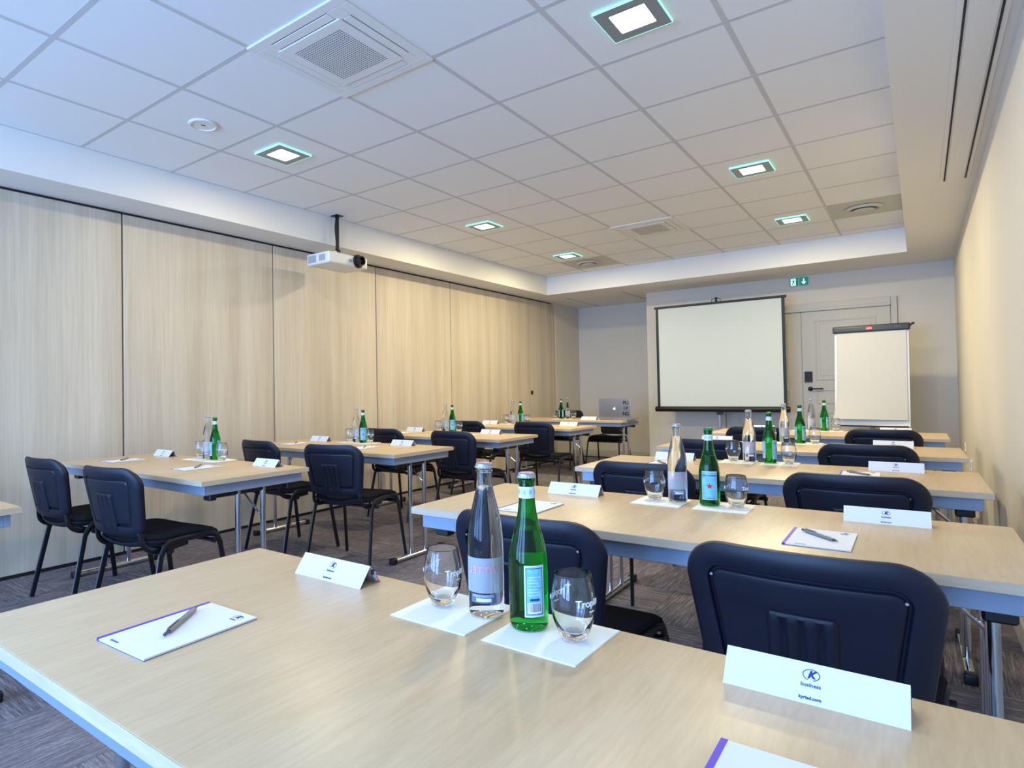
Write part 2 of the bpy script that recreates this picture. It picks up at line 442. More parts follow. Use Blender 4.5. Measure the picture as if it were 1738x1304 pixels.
# projector
pj = thing('ceiling_projector', 'white ceiling projector hanging from black pole by wood-panelled wall', 'projector', (-4.2, 3.83, 2.335))
link('body', box(-.15, .15, -.235, .235, -.055, .05, .022, 4), 'projector_white', pj, smooth=True)
link('lens_ring', lathe([(0, 0), (.062, 0), (.060, .014), (.050, .022), (0, .012)], 32), 'black_plastic', pj, rot=(0, PI/2, 0), loc=(.146, .11, .002), smooth=True)
lz = link('lens_barrel', lathe([(0, 0), (.047, 0), (.044, .055), (.034, .058), (.031, .03), (0, .03)], 32), 'black_plastic', pj, rot=(0, PI/2, 0), loc=(.15, .11, .002), smooth=True)
link('lens', lathe([(0, .040), (.012, .038), (.027, .031), (0, .031)], 28), 'lens_black', lz, smooth=True)
link('sensor', box(.149, .1515, .0, .035, -.02, .006), 'projector_grey', pj)
link('vent', box(-.125, -.02, -.2365, -.233, -.035, .03), 'projector_grey', pj)
link('ports', box(.02, .10, -.2365, -.233, -.03, .025), 'projector_grey', pj)
link('foot', lathe([(0, 0), (.014, 0), (.014, .018), (0, .018)], 16, ofs=(.10, -.12, .048)), 'projector_white', pj)
bm = tube([(-.09, -.16, .062), (0, 0, .075), (.11, .15, .062)], .006); tube([(-.09, .12, .062), (0, 0, .075), (.11, -.1, .062)], .006, bm=bm)
for p in ((-.09, -.16), (.11, .15), (-.09, .12), (.11, -.1)): lathe([(0, 0), (.009, 0), (.009, .02), (0, .02)], 10, bm=bm, ofs=(p[0], p[1], .048))
link('bracket', bm, 'black_plastic', pj)
link('joint', lathe([(0, 0), (.022, 0), (.03, .012), (.03, .03), (.02, .045), (0, .045)], 20, ofs=(0, 0, .07)), 'black_plastic', pj, smooth=True)
link('pole', tube([(0, 0, .11), (0, 0, ZC-2.335-.003)], .017, seg=14), 'black_plastic', pj, smooth=True)
link('ceiling_plate', box(-.04, .04, -.04, .04, ZC-2.335-.006, ZC-2.335), 'black_plastic', pj)
link('cable', tube(spline([(.012, -.02, ZC-2.335), (.02, -.045, .3), (.014, -.03, .18), (.0, -.02, .1)]), .004, seg=6), 'black_plastic', pj)

# ------------------------------------------------------------------ far end: door, exit sign, outlets
d1 = sroot('door_1'); bm = bmesh.new()
for q in ((-.25, -.19, 0, 2.15), (-2.14, -2.08, 0, 2.15), (-2.08, -.25, 2.075, 2.15)): box(q[0], q[1], YF-.035, YF, q[2], q[3], .006, 2, bm=bm)
link('door_frame', bm, 'door_paint', d1)
link('lintel_lip', box(-2.08, -.25, YF-.05, YF-.03, 2.045, 2.08, .004, 1), 'door_paint', d1)
def ring_bm(x0, x1, z0, z1, wd, y0, y1):
    bm = bmesh.new()
    for q in ((x0, x1, z0, z0+wd), (x0, x1, z1-wd, z1), (x0, x0+wd, z0+wd, z1-wd), (x1-wd, x1, z0+wd, z1-wd)): box(q[0], q[1], y0, y1, q[2], q[3], .003, 1, bm=bm)
    return bm
for x0, x1 in ((-1.165, -.255), (-2.075, -1.172)):
    leaf = link('door_leaf', box(x0, x1, YF-.022, YF-.002, .008, 2.045, .002, 1), 'door_paint', d1)
    a, b = x0+.14, x1-.14
    for z0, z1 in ((1.19, 1.93), (.90, 1.075), (.17, .80)):
        link('moulding', ring_bm(a, b, z0, z1, .018, YF-.030, YF-.022), 'door_paint', leaf)
        if z0 != .90 : link('raised_field', box(a+.05, b-.05, YF-.027, YF-.022, z0+.05, z1-.05, .003, 1), 'door_paint', leaf)
link('lock_plate', box(-1.145, -1.06, YF-.045, YF-.022, 1.17, 1.30, .006, 2), 'lock_black', d1)
hb = lathe([(0, 0), (.027, 0), (.027, .012), (.012, .018), (.012, .04), (0, .04)], 24)
hd = link('door_handle', hb, 'lock_black', d1, loc=(-1.085, YF-.022, 1.085), rot=(PI/2, 0, 0), smooth=True)
link('lever', tube([(0, 0, .036), (.03, 0, .042), (.14, 0, .042)], .009, .007), 'lock_black', hd)
ex = thing('exit_sign', 'small green illuminated emergency exit sign above the door', 'exit sign', (-1.18, YF-.012, 2.43))
link('housing', box(-.11, .11, -.01, .012, -.058, .058, .004, 1), 'white_paint', ex)
link('green_panel', box(-.104, -.004, -.013, -.009, -.052, .052), 'sign_glow_green', ex)
link('green_panel', box(.004, .104, -.013, -.009, -.052, .052), 'sign_glow_green', ex)
bm = bmesh.new()
def poly(bm, pts, y0, y1):
    A = [bm.verts.new((x, y0, z)) for x, z in pts]; B = [bm.verts.new((x, y1, z)) for x, z in pts]
    n = len(pts); bm.faces.new(A); bm.faces.new(B[::-1])
    for k in range(n): bm.faces.new((A[k], B[k], B[(k+1) % n], A[(k+1) % n]))
poly(bm, [(.047, .036), (.061, .036), (.061, -.004), (.082, -.004), (.054, -.038), (.026, -.004), (.047, -.004)], -.0145, -.012)
bmesh.ops.recalc_face_normals(bm, faces=bm.faces)
link('arrow', bm, 'sign_glow_white', ex)
bm = bmesh.new()
poly(bm, [(-.09, .044), (-.034, .044), (-.034, -.044), (-.09, -.044)], -.0145, -.012)
bmesh.ops.recalc_face_normals(bm, faces=bm.faces); link('doorway_symbol', bm, 'sign_glow_white', ex)
bm = bmesh.new()
lathe([(0, -.0008), (.007, -.0008), (.007, .0008), (0, .0008)], 12, bm=bm)
for v in bm.verts: v.co = (v.co.x-.058, -.0152+v.co.z, v.co.y+.032)
for P in ([(-.066, .024), (-.050, .02), (-.052, -.006), (-.066, -.004)], [(-.066, -.004), (-.058, -.002), (-.07, -.034), (-.08, -.034)], [(-.060, -.004), (-.052, -.004), (-.044, -.022), (-.05, -.026)],
          [(-.066, .022), (-.064, .014), (-.082, .004), (-.084, .01)], [(-.052, .02), (-.05, .012), (-.038, .006), (-.037, .012)]):
    poly(bm, P, -.0158, -.0142)
bmesh.ops.recalc_face_normals(bm, faces=bm.faces); link('running_figure', bm, 'sign_green', ex)
for k, (y, z, s) in enumerate(((7.6, .52, 'white wall socket on right wall, farther of the low pair'), (6.75, .44, 'white wall socket on right wall, nearer of the low pair'))):
    t = thing('wall_socket', s, 'socket', (XR, y, z), group='sockets on the right wall')
    link('plate', box(-.010, 0, -.04, .04, -.04, .04, .004, 2), 'print_white', t)
    link('insert', lathe([(0, -.001), (.020, -.001), (.022, .002), (0, .002)], 20), 'projector_grey', t, rot=(0, -PI/2, 0), loc=(-.010, 0, 0))

# ------------------------------------------------------------------ projection screen and flip chart
ps = thing('projection_screen', 'portable pull-up projection screen on tripod with black borders at far wall', 'projection screen', (-2.08, 8.42, 0), math.radians(-.6))
link('fabric', box(-.79, .79, -.004, 0, .84, 2.215), 'screen_fabric', ps)
for s in (-1, 1): link('border', box(min(s*.79, s*.755), max(s*.79, s*.755), -.0055, .0015, .86, 2.215), 'screen_black', ps)
link('top_bar', box(-.81, .81, -.014, .014, 2.205, 2.235, .004, 1), 'screen_black', ps)
link('case', lathe([(0, -.82), (.03, -.82), (.036, -.81), (.036, .81), (.03, .82), (0, .82)], 20), 'screen_black', ps, rot=(0, PI/2, 0), loc=(0, 0, .84), smooth=True)
link('handle', tube(spline([(-.055, 0, 2.235), (-.05, 0, 2.265), (0, 0, 2.275), (.05, 0, 2.265), (.055, 0, 2.235)]), .004, seg=8), 'screen_black', ps)
link('hook', lathe([(0, 0), (.014, 0), (.014, .045), (.02, .05), (0, .06)], 14, ofs=(0, .0, 2.235)), 'screen_black', ps)
link('pole', tube([(0, .03, .35), (0, .03, 2.25)], .014), 'chrome', ps, smooth=True)
link('lower_pole', tube([(0, .03, .12), (0, .03, 1.0)], .019), 'apron_grey', ps, smooth=True)
link('clip', box(-.03, .04, -.0, .05, .77, .81, .006), 'black_plastic', ps)
for k in range(3):
    a = PI/2+2*PI*k/3
    lg = link('leg', tube([(0, .03, .55), (.42*math.cos(a), .03+.42*math.sin(a)*.8, .014)], .010, seg=8), 'apron_grey', ps)
    link('foot_cap', lathe([(0, 0), (.014, 0), (.014, .03), (0, .03)], 12, ofs=(.42*math.cos(a), .03+.42*math.sin(a)*.8, 0)), 'black_plastic', lg)
fc = thing('flip_chart', 'flip chart easel with blank white paper and dark clamp bar', 'flip chart', (-.42, 8.0, 0), math.radians(-3))
TILT = math.radians(7)
fb = link('board', box(-.335, .335, 0, .018, -.04, 1.06, .004, 1), 'print_white', fc, loc=(0, -.06, .72), rot=(-TILT, 0, 0))
# paper sheets, curling forward at the lower left
def sheet(t, u, d):
    k = max(0, 1-t*3)**2
    return (-.315+.63*u-.03*k*(1-u), -.008-d-.05*k*(1-u*.8), .03+t*.98)
bm = bmesh.new(); gr_ = [[[bm.verts.new(sheet(j/14, i/10, d)) for i in range(11)] for j in range(15)] for d in (.006, 0)]
for s_, G in enumerate(gr_):
    for j in range(14):
        for i in range(10):
            q = (G[j][i], G[j][i+1], G[j+1][i+1], G[j+1][i]); bm.faces.new(q if s_ == 0 else q[::-1])
rim = [(j, 0) for j in range(14, 0, -1)]+[(0, i) for i in range(10)]+[(j, 10) for j in range(14)]+[(14, i) for i in range(10, 0, -1)]
for p, q in zip(rim, rim[1:]+rim[:1]): bm.faces.new((gr_[0][p[0]][p[1]], gr_[1][p[0]][p[1]], gr_[1][q[0]][q[1]], gr_[0][q[0]][q[1]]))
link('paper_pad', bm, 'chart_paper', fc, smooth=True, loc=(0, -.06, .72), rot=(-TILT, 0, 0))
cb = link('clamp_bar', box(-.35, .35, -.035, .018, .985, 1.06, .02, 4), 'flip_grey', fc, smooth=True, loc=(0, -.06, .72), rot=(-TILT, 0, 0))
link('badge', box(-.035, .02, -.0372, -.034, 1.003, 1.043, .003, 1), 'red_badge', cb)
text('nobo', .026, 'print_white', cb, (-.0075, -.0378, 1.022), (PI/2, 0, 0))
text('Piranha', .018, 'print_grey', cb, (.24, -.0358, 1.026), (PI/2, 0, 0))
link('end_hook', tube(spline([(.345, -.01, 1.03), (.37, -.01, 1.05), (.385, -.01, 1.045)]), .012, seg=8), 'flip_grey', cb)
link('pen_tray', box(-.30, .32, -.075, .0, .675, .69, .004, 1), 'black_plastic', fc)
link('column', tube([(0, 0, .10), (0, .02, .9)], .024, seg=16), 'frame_metal', fc, smooth=True)
for k in range(5):
    a = PI/2+2*PI*k/5
    lg = link('leg', tube([(0, 0, .11), (.28*math.cos(a), .28*math.sin(a), .06)], .016, .012, seg=8), 'frame_metal', fc)
    wb_ = lathe([(0, -.014), (.022, -.014), (.026, 0), (.022, .014), (0, .014)], 14)
    link('castor', wb_, 'black_plastic', lg, rot=(0, PI/2, a), loc=(.28*math.cos(a), .28*math.sin(a), .027))
def marker(loc, rz, cm, label):
    t = thing('marker_pen', label, 'marker', loc, rz)
    link('barrel', lathe([(0, -.05), (.008, -.05), (.009, -.045), (.009, .03), (0, .03)], 14), 'print_white' if cm != 'marker_yellow' else cm, t, rot=(0, PI/2, 0))
    link('cap', lathe([(0, .02), (.010, .02), (.010, .055), (.007, .06), (0, .06)], 14), cm, t, rot=(0, PI/2, 0))
    return t
marker((-.66, 7.965, .700), PI, 'marker_purple', 'white marker with purple cap at left of flip chart tray')
marker((-.16, 7.94, .700), 0, 'marker_yellow', 'yellow marker at right end of flip chart tray')

# ------------------------------------------------------------------ desks
TH = .735
def make_desk():
    W, D = 1.66, .64
    t = bpy.data.objects.new('folding_desk', None); COL.objects.link(t)     # origin: near left corner on the floor
    link('tabletop', box(0, W, 0, D, TH-.025, TH, .003, 2), 'desk_beech', t, smooth=True)
    link('edge_band', ring_edge(W, D), 'desk_edge', t)
    bm = bmesh.new(); i = .028
    for q in ((i, W-i, i, i+.02), (i, W-i, D-i-.02, D-i), (i, i+.02, i+.02, D-i-.02), (W-i-.02, W-i, i+.02, D-i-.02)):
        box(q[0], q[1], q[2], q[3], TH-.074, TH-.026, .0015, 1, bm=bm)
    link('apron', bm, 'apron_grey', t)
    for s, x in ((1, .08), (-1, W-.08)):
        fr = link('foot_bar', tube([(x, .075, .022), (x, D-.075, .022)], .019, .016, seg=14), 'chrome', t, smooth=True)
        for y in (.065, D-.065):
            link('foot_cap', box(x-.022, x+.022, y-.022, y+.022, 0, .042, .009, 3), 'black_plastic', fr, smooth=True)
        for y in (D/2-.075, D/2+.075):
            link('leg', tube([(x, y, .03), (x, y, TH-.05)], .015, seg=16), 'chrome', t, smooth=True)
        link('cross_bar', tube([(x, .085, TH-.088), (x, D-.085, TH-.088)], .014, seg=10), 'black_plastic', t, smooth=True)
        for y in (.09, D-.09): link('clamp', box(x-.03, x+.03, y-.02, y+.02, TH-.108, TH-.05, .005, 1), 'black_plastic', t)
        link('brace', tube([(x, D/2+.055, TH-.22), (x+s*.16, D/2+.02, TH-.06)], .006, seg=8), 'chrome', t)
    return t
def ring_edge(W, D):
    bm = bmesh.new(); e = .0006
    for q in ((-e, W+e, -e, 0), (-e, W+e, D, D+e), (-e, 0, 0, D), (W, W+e, 0, D)): box(q[0], q[1], q[2], q[3], TH-.0235, TH-.0015, bm=bm)
    return bm
dk = Kind(make_desk, 'desk', 'folding seminar desks')
R = {1: (-1.42, .362), 2: (-1.455, 1.66), 3: (-1.455, 2.965), 4: (-1.465, 4.245), 5: (-1.50, 5.62)}
L = {0: (-4.385, .232), 1: (-4.375, 1.60), 2: (-4.385, 2.945), 3: (-4.41, 4.235), 4: (-4.47, 5.64), 5: (-4.555, 7.20)}
RN = {1: 'big front desk', 2: 'second desk of the right column', 3: 'third desk of the right column', 4: 'fourth desk of the right column', 5: 'farthest desk of the right column'}
LN = {0: 'desk cut by the left photo edge', 1: 'nearest whole desk along the wood wall', 2: 'second whole desk along the wood wall', 3: 'third whole desk along the wood wall', 4: 'fourth whole desk along the wood wall', 5: 'laptop desk'}
deskrot = {('R', 1): .2, ('R', 2): .9, ('R', 3): .7, ('R', 4): .8, ('R', 5): .3}
for k, (x, y) in R.items():
    dk.put((x, y, 0), math.radians(deskrot[('R', k)]), {1: 'big beech folding desk filling the foreground', 2: 'beech folding desk second in the right column, behind the front desk', 3: 'beech folding desk third in the right column',
           4: 'beech folding desk fourth in the right column', 5: 'beech folding desk farthest in the right column, before the flip chart'}[k])
for k, (x, y) in L.items():
    dk.put((x, y, 0), 0, {0: 'beech folding desk of which only a corner shows at left edge', 1: 'beech folding desk nearest of the whole ones along the wood wall', 2: 'beech folding desk second along the wood wall',
           3: 'beech folding desk third along the wood wall', 4: 'beech folding desk fourth along the wood wall', 5: 'beech folding desk carrying the open laptop'}[k])

# ------------------------------------------------------------------ chairs (face +y)
def make_chair():
    t = bpy.data.objects.new('stacking_chair', None); COL.objects.link(t)
    for s in (-1, 1):
        x, xt = s*.245, s*.222
        link('leg', tube([(x, .245, .005), (xt, .185, .40)], .015, .009, seg=10, up=(1, 0, 0)), 'chair_tube', t, smooth=True)
        link('leg', tube([(x, -.225, .005), (xt, -.14, .40)], .015, .009, seg=10, up=(1, 0, 0)), 'chair_tube', t, smooth=True)
        link('seat_rail', tube(spline([(xt, .186, .395), (xt*.995, .165, .435), (xt*.99, .12, .452), (xt*.99, -.06, .452), (xt*.99, -.11, .438), (xt, -.139, .395)], 5), .015, .009, seg=10, up=(1, 0, 0)), 'chair_tube', t, smooth=True)
        link('back_support', tube(spline([(s*.19, .02, .425), (s*.19, -.11, .413), (s*.188, -.17, .424), (s*.183, -.203, .455), (s*.177, -.212, .50), (s*.172, -.213, .53)], 5), .013, .009, seg=10, up=(1, 0, 0)), 'chair_tube', t, smooth=True)
        for yy in (.14, -.10):
            link('plug', lathe([(0, -.008), (.013, -.008), (.013, .012), (0, .012)], 12), 'black_plastic', t, rot=(0, PI/2, 0), loc=(s*.232, yy, .413))
    for yy in (.14, -.10): link('crossbar', tube([(-.225, yy, .413), (.225, yy, .413)], .010, seg=10), 'chair_tube', t, smooth=True)
    def sf(u, v, d):
        z = .444+.018*(u/.235)**2*(1 if v < .05 else max(0, 1-(v-.05)*8))-.028*math.cos(u/.235*PI/2)*max(0, -v-.05)/.16
        if v > .11: z -= .9*(v-.11)**1.5
        if v < -.12: z += 1.4*(-v-.12)**1.6
        return (u, v+.0, z+d)
    sd = (.47, .43, .42, .07, .09)
    link('seat_shell', plate(sd, [(.03, -.012), (.008, -.010), (0, -.002), (0, .006), (.006, .010), (.03, .010)], sf), 'chair_shell', t, smooth=True)
    link('seat_cushion', plate(sd, [(.03, .009), (.010, .009), (.005, .018), (.010, .030), (.03, .037), (.08, .040)], sf), 'chair_fabric', t, smooth=True)
    # backrest: v up, depth toward -y for the back face
    def bf(u, v, d):
        yy = -.268+.045*(u/.23)**2-(v)*math.tan(math.radians(11))-.02*(1-((v+.02)/.17)**2)*0
        return (u, yy-d, .655+v)
    bd = (.458, .405, .33, .085, .06)
    bk = link('backrest', plate(bd, [(.12, .0095), (.074, .0095), (.066, .0095), (.062, .008), (.058, .0015), (.054, .0015), (.050, .010), (.035, .013), (.014, .012), (.003, .006), (0, -.002), (.002, -.010), (.01, -.014), (.04, -.014)], bf), 'chair_shell', t, smooth=True)
    link('back_cushion', plate((.44, .385, .312, .078, .055), [(.03, -.012), (.006, -.013), (0, -.018), (.004, -.026), (.02, -.034), (.06, -.038)], bf), 'chair_fabric', t, smooth=True)
    bm = bmesh.new()
    # lumbar slab with three grooves
    n = 33; rows = []
    zs = [.044, .040, .034, .020, -.03, -.09, -.13, -.138]
    for iz, z in enumerate(zs):
        row = []
        for k in range(n):
            u = -.062+.124*k/(n-1); e = min(1, (.062-abs(u))/.006)
            h = .0105+.009*e
            if iz in (0,): h = .004
            if iz == 1: h = .004+.012*e
            if iz >= 3 and iz <= 6:
                for g in (-.032, 0, .032): h -= .0065*max(0, 1-((u-g)/.0085)**2)
            if iz == 7: h = .006
            row.append(bm.verts.new(bf(u, z, h)))
        rows.append(row)
    for a, b in zip(rows, rows[1:]):
        for k in range(n-1): bm.faces.new((a[k], a[k+1], b[k+1], b[k]))
    bmesh.ops.recalc_face_normals(bm, faces=bm.faces)
    if sum((f.normal.y*f.calc_area() for f in bm.faces)) > 0: bmesh.ops.reverse_faces(bm, faces=bm.faces[:])
    link('lumbar_rib', bm, 'chair_shell', bk, smooth=True)
    for s in (-1, 1):
        p = bf(s*.168, .092, .011)
        link('screw', lathe([(0, -.002), (.0035, -.002), (.003, .003), (0, .003)], 10), 'chrome', bk, rot=(PI/2, 0, 0), loc=p)
    return t
ck = Kind(make_chair, 'chair', 'black stacking chairs')
CH = [(-.845, 1.66, 0, 'black stacking chair behind the two nearest bottles'), (-.197, 1.655, 0, 'large black stacking chair back nearest the camera, behind the foreground name card'),
      (-.985, 2.90, 0, 'black stacking chair behind the clear bottle on second right desk'), (-.205, 2.90, 0, 'black stacking chair tucked at right of third right-column desk'),
      (-1.04, 4.22, 0, 'black stacking chair tucked at left of fourth right-column desk'), (-.24, 4.22, 0, 'black stacking chair tucked at right of fourth right-column desk'),
      (-1.03, 5.52, 0, 'black stacking chair tucked at left of farthest right-column desk'), (-.22, 5.52, 0, 'black stacking chair tucked at right of farthest right-column desk'),
      (-3.86, 1.59, 2, 'black chair leftmost in the photo, nearest the wood wall'), (-3.08, 1.585, 6, 'black chair angled away from nearest whole desk on the left'),
      (-3.73, 2.90, -4, 'black chair partly behind nearest left desk, at second wood-wall desk'), (-3.03, 2.89, 12, 'whole black chair standing in the aisle side of second wood-wall desk'),
      (-3.82, 4.25, 0, 'black chair half hidden behind glasses at third wood-wall desk'), (-3.03, 4.22, 0, 'black chair on aisle side of third wood-wall desk'),
      (-3.87, 5.58, 0, 'black chair mostly hidden by bottles at fourth wood-wall desk'), (-3.08, 5.62, 0, 'black chair on aisle side of fourth wood-wall desk'),
      (-4.13, 8.02, 180, 'black chair behind the laptop desk, hidden by bottles'), (-3.42, 8.02, 180, 'black presenter chair behind the laptop')]
for x, y, a, s in CH: ck.put((x, y, 0), math.radians(a), s)

# ------------------------------------------------------------------ tabletop things
def bottle_profile(R_, H, neck, water, sh=((.97, .47), (.90, .53), (.76, .60), (.61, .67), (.50, .74), (.43, .81))):
    """outer wall up, lip, inner wall down to the water line, then across"""
    o = [(0, .004), (R_*.7, .0005), (R_*.93, .002), (R_, .010), (R_, H*.42)]+[(R_*f_, H*h_) for f_, h_ in sh]+[(neck, H*.89), (neck, H*.945),
         (neck*1.12, H*.95), (neck*1.12, H*.965), (neck*.98, H*.97), (neck*1.05, H*.985), (neck*.9, H)]
    t = .0026
    def orad(z):
        for (r1, z1), (r2, z2) in zip(o[3:], o[4:]):
            if z1 <= z <= z2 and z2 > z1: return r1+(r2-r1)*(z-z1)/(z2-z1)
        return neck
    zs = [H, H*.95, H*.90, H*.86, H*.82, H*.77, H*.72, H*.66, H*.6, H*.55]
    inn = [(neck-t, H)]+[(min(orad(z), neck if z > H*.87 else 9)-t, z) for z in zs[1:] if z > water]+[(orad(water)-t, water), (0, water)]
    return o+inn
def cap(parent, mt, H, neck, top):
    bm = lathe([(0, H+.002), (neck*.95, H+.0018), (neck*1.08, H+.0006), (neck*1.12, H-.002), (neck*1.24, H-.0058), (neck*1.18, H-.0062), (neck*1.13, H-.003), (neck*1.0, H+.0004), (0, H+.0004)], 42)
    for v in bm.verts:
        if v.co.z < H-.0005:
            a = math.atan2(v.co.y, v.co.x); k = 1+.035*math.cos(21*a); v.co.x *= k; v.co.y *= k
    c = link('crown_cap', bm, mt, parent, smooth=True)
    link('cap_top', lathe([(0, H+.0030), (neck*.85, H+.0028), (neck*1.04, H+.0017), (neck*.95, H+.0012), (0, H+.0012)], 30), top, c, smooth=True)
def strip(r, a0, a1, z0, z1, n=20): return lathe([(r, z0), (r, z1)], n, ang=(a0, a1))
GB = (.0335, .262, .0130, .168); CB = (.0325, .273, .0138, .232)
CSH = ((.995, .50), (.95, .57), (.87, .64), (.74, .71), (.61, .77), (.50, .83))
def make_green(top='cap_green'):
    Rr, H, nk, wt = GB
    t = bpy.data.objects.new('green_bottle', None); COL.objects.link(t)
    link('glass', lathe(bottle_profile(Rr, H, nk, wt), 48), 'green_glass', t, smooth=True)
    cap(t, top if top == 'cap_green' else 'cap_silver', H, nk, top)
    nb = link('neck_label', lathe([(nk+.0012, H*.845), (nk+.0006, H*.92)], 30), 'label_white', t)
    nb.data.name = 'neck_label'
    for k in range(8):
        a = k*PI/4
        link('mark', strip(nk+.0014, a, a+.32, H*.87, H*.90, 4), 'label_blue', nb)
    for a0, a1, z0, z1, nm in ((-.52, .52, .026, .112, 'back_label'), (1.55, 3.05, .022, .118, 'front_label')):
        lb = link(nm, strip(Rr+.0004, a0, a1, z0, z1), 'label_white', t)
        m_ = .07
        link('blue_field', strip(Rr+.0007, a0+m_, a1-m_, z0+.0025, z1-.0025), 'label_blue', lb)
        for k, (q0, q1) in enumerate(((a0+m_+.02, a0+m_+.045), (a1-m_-.045, a1-m_-.02))):
            link('border_line', strip(Rr+.0009, q0, q1, z0+.005, z1-.005, 2), 'label_navy', lb)
        for zz in (z0+.004, z1-.0055): link('border_line', strip(Rr+.0009, a0+m_+.02, a1-m_-.02, zz, zz+.0012, 12), 'label_navy', lb)
        if nm == 'back_label':
            link('barcode_patch', strip(Rr+.0010, a0+.16, a1-.16, z0+.006, z0+.024), 'print_white', lb)
            bm = bmesh.new(); rr = random.Random(2)
            for k in range(15):
                a = a0+.2+(a1-a0-.4)*k/15; lathe([(Rr+.0012, z0+.009), (Rr+.0012, z0+.023)], 1, bm=bm, ang=(a, a+rr.choice((.012, .022, .03))))
            link('barcode', bm, 'print_grey', lb)
            link('stamp', strip(Rr+.0012, a0+.28, a1-.28, z0+.027, z0+.031, 6), 'label_navy', lb)
            for k in range(7): link('text_line', strip(Rr+.0010, a0+.2, a1-.2-.08*(k % 3), z0+.036+k*.005, z0+.0372+k*.005, 8), 'label_white', lb)
        else:
            text('S.PELLEGRINO', .0078, 'label_navy', lb, ((a0+a1)/2, z1-.014), None, wrap=Rr+.0011)
            bm = bmesh.new(); P = []
            for k in range(10):
                rad = .011 if k % 2 == 0 else .0045; P.append((rad*math.sin(k*PI/5), rad*math.cos(k*PI/5)))
            c0 = bm.verts.new((0, 0, 0)); vs = []
            for x, z in P:
                a = (a0+a1)/2+x/Rr; vs.append(bm.verts.new(((Rr+.0013)*math.cos(a), (Rr+.0013)*math.sin(a), .068+z)))
            a = (a0+a1)/2; c0.co = ((Rr+.0016)*math.cos(a), (Rr+.0016)*math.sin(a), .068)
            for k in range(10): bm.faces.new((c0, vs[k], vs[(k+1) % 10]))
            link('star_emblem', bm, 'red_badge', lb)
    return t
def make_clear():
    Rr, H, nk, wt = CB
    t = bpy.data.objects.new('clear_bottle', None); COL.objects.link(t)
    link('glass', lathe(bottle_profile(Rr, H, nk, wt, CSH), 48), 'water_bottle_glass', t, smooth=True)
    cap(t, 'cap_silver', H, nk, 'cap_pink')
    lb = link('label', strip(Rr+.0004, -1.5, 1.5, .046, .108, 32), 'frosted_label', t)
    text('VITTEL', .017, 'print_pink', lb, (0, .086), None, mirror=True, wrap=Rr+.0008, spacing=1.15)
    lo = link('lower_label', strip(Rr+.0004, -.75, .75, .028, .044, 20), 'print_grey', t)
    link('inset', strip(Rr+.0008, -.4, .45, .031, .037, 12), 'label_white', lo)
    for k in range(2): link('text_line', strip(Rr+.0008, -.62, .6, .0395+k*.0022, .0402+k*.0022, 12), 'label_white', lo)
    return t
def make_glass():
    t = bpy.data.objects.new('drinking_glass', None); COL.objects.link(t)
    H = .108
    o = [(0, .001), (.016, 0), (.020, .002), (.026, .014), (.0335, .034), (.0365, .052), (.0362, .066), (.0335, .086), (.0300, H-.001), (.0293, H), (.0286, H-.001)]
    i = [(.0320, .086), (.0347, .066), (.0350, .052), (.0315, .034), (.022, .0185), (.012, .0155), (0, .015)]
    link('bowl', lathe(o+i, 44), 'clear_glass', t, smooth=True)
    for a in (0, PI):
        text('Tropico', .0165, 'print_white', t, (a+.32, .067), None, wrap=.0368)
        link('palm_mark', strip(.0372, a+.40, a+.45, .0765, .084, 2), 'print_white', t)
        link('underline', strip(.0372, a+.22, a+.54, .0525, .0550, 5), 'print_white', t)
    return t
gpk = Kind(lambda: make_green('cap_pink'), 'bottle', 'green glass water bottles'); gk = Kind(make_green, 'bottle', 'green glass water bottles'); clk = Kind(make_clear, 'bottle', 'clear glass water bottles'); glk = Kind(make_glass, 'glass', 'stemless drinking glasses')
def make_napkin():
    t = bpy.data.objects.new('paper_napkin', None); COL.objects.link(t)
    for k, z in enumerate((0, .0011)):
        e = .0855-.001*k
        link('ply', box(-e, e, -e+.002, e-.002-.001*k, z, z+.001, .0003, 1), 'napkin', t, rot=(0, 0, .006*k))
    return t
nk_ = Kind(make_napkin, 'napkin', 'folded paper napkins')
def logo(parent, loc, rot, s=1.0):
    bm = bmesh.new(); n = 40; w_ = .0011*s; a_, b_ = .0120*s, .0088*s; vs = []
    for k in range(n-3):
        a = 2*PI*(k/n)-PI*.42
        vs.append((bm.verts.new(((a_)*math.cos(a), b_*math.sin(a), .0003)), bm.verts.new(((a_-w_)*math.cos(a), (b_-w_)*math.sin(a), .0003))))
    for p, q in zip(vs, vs[1:]): bm.faces.new((p[0], q[0], q[1], p[1]))
    r = link('logo_ring', bm, 'print_blue', parent, loc=loc, rot=rot)
    return r
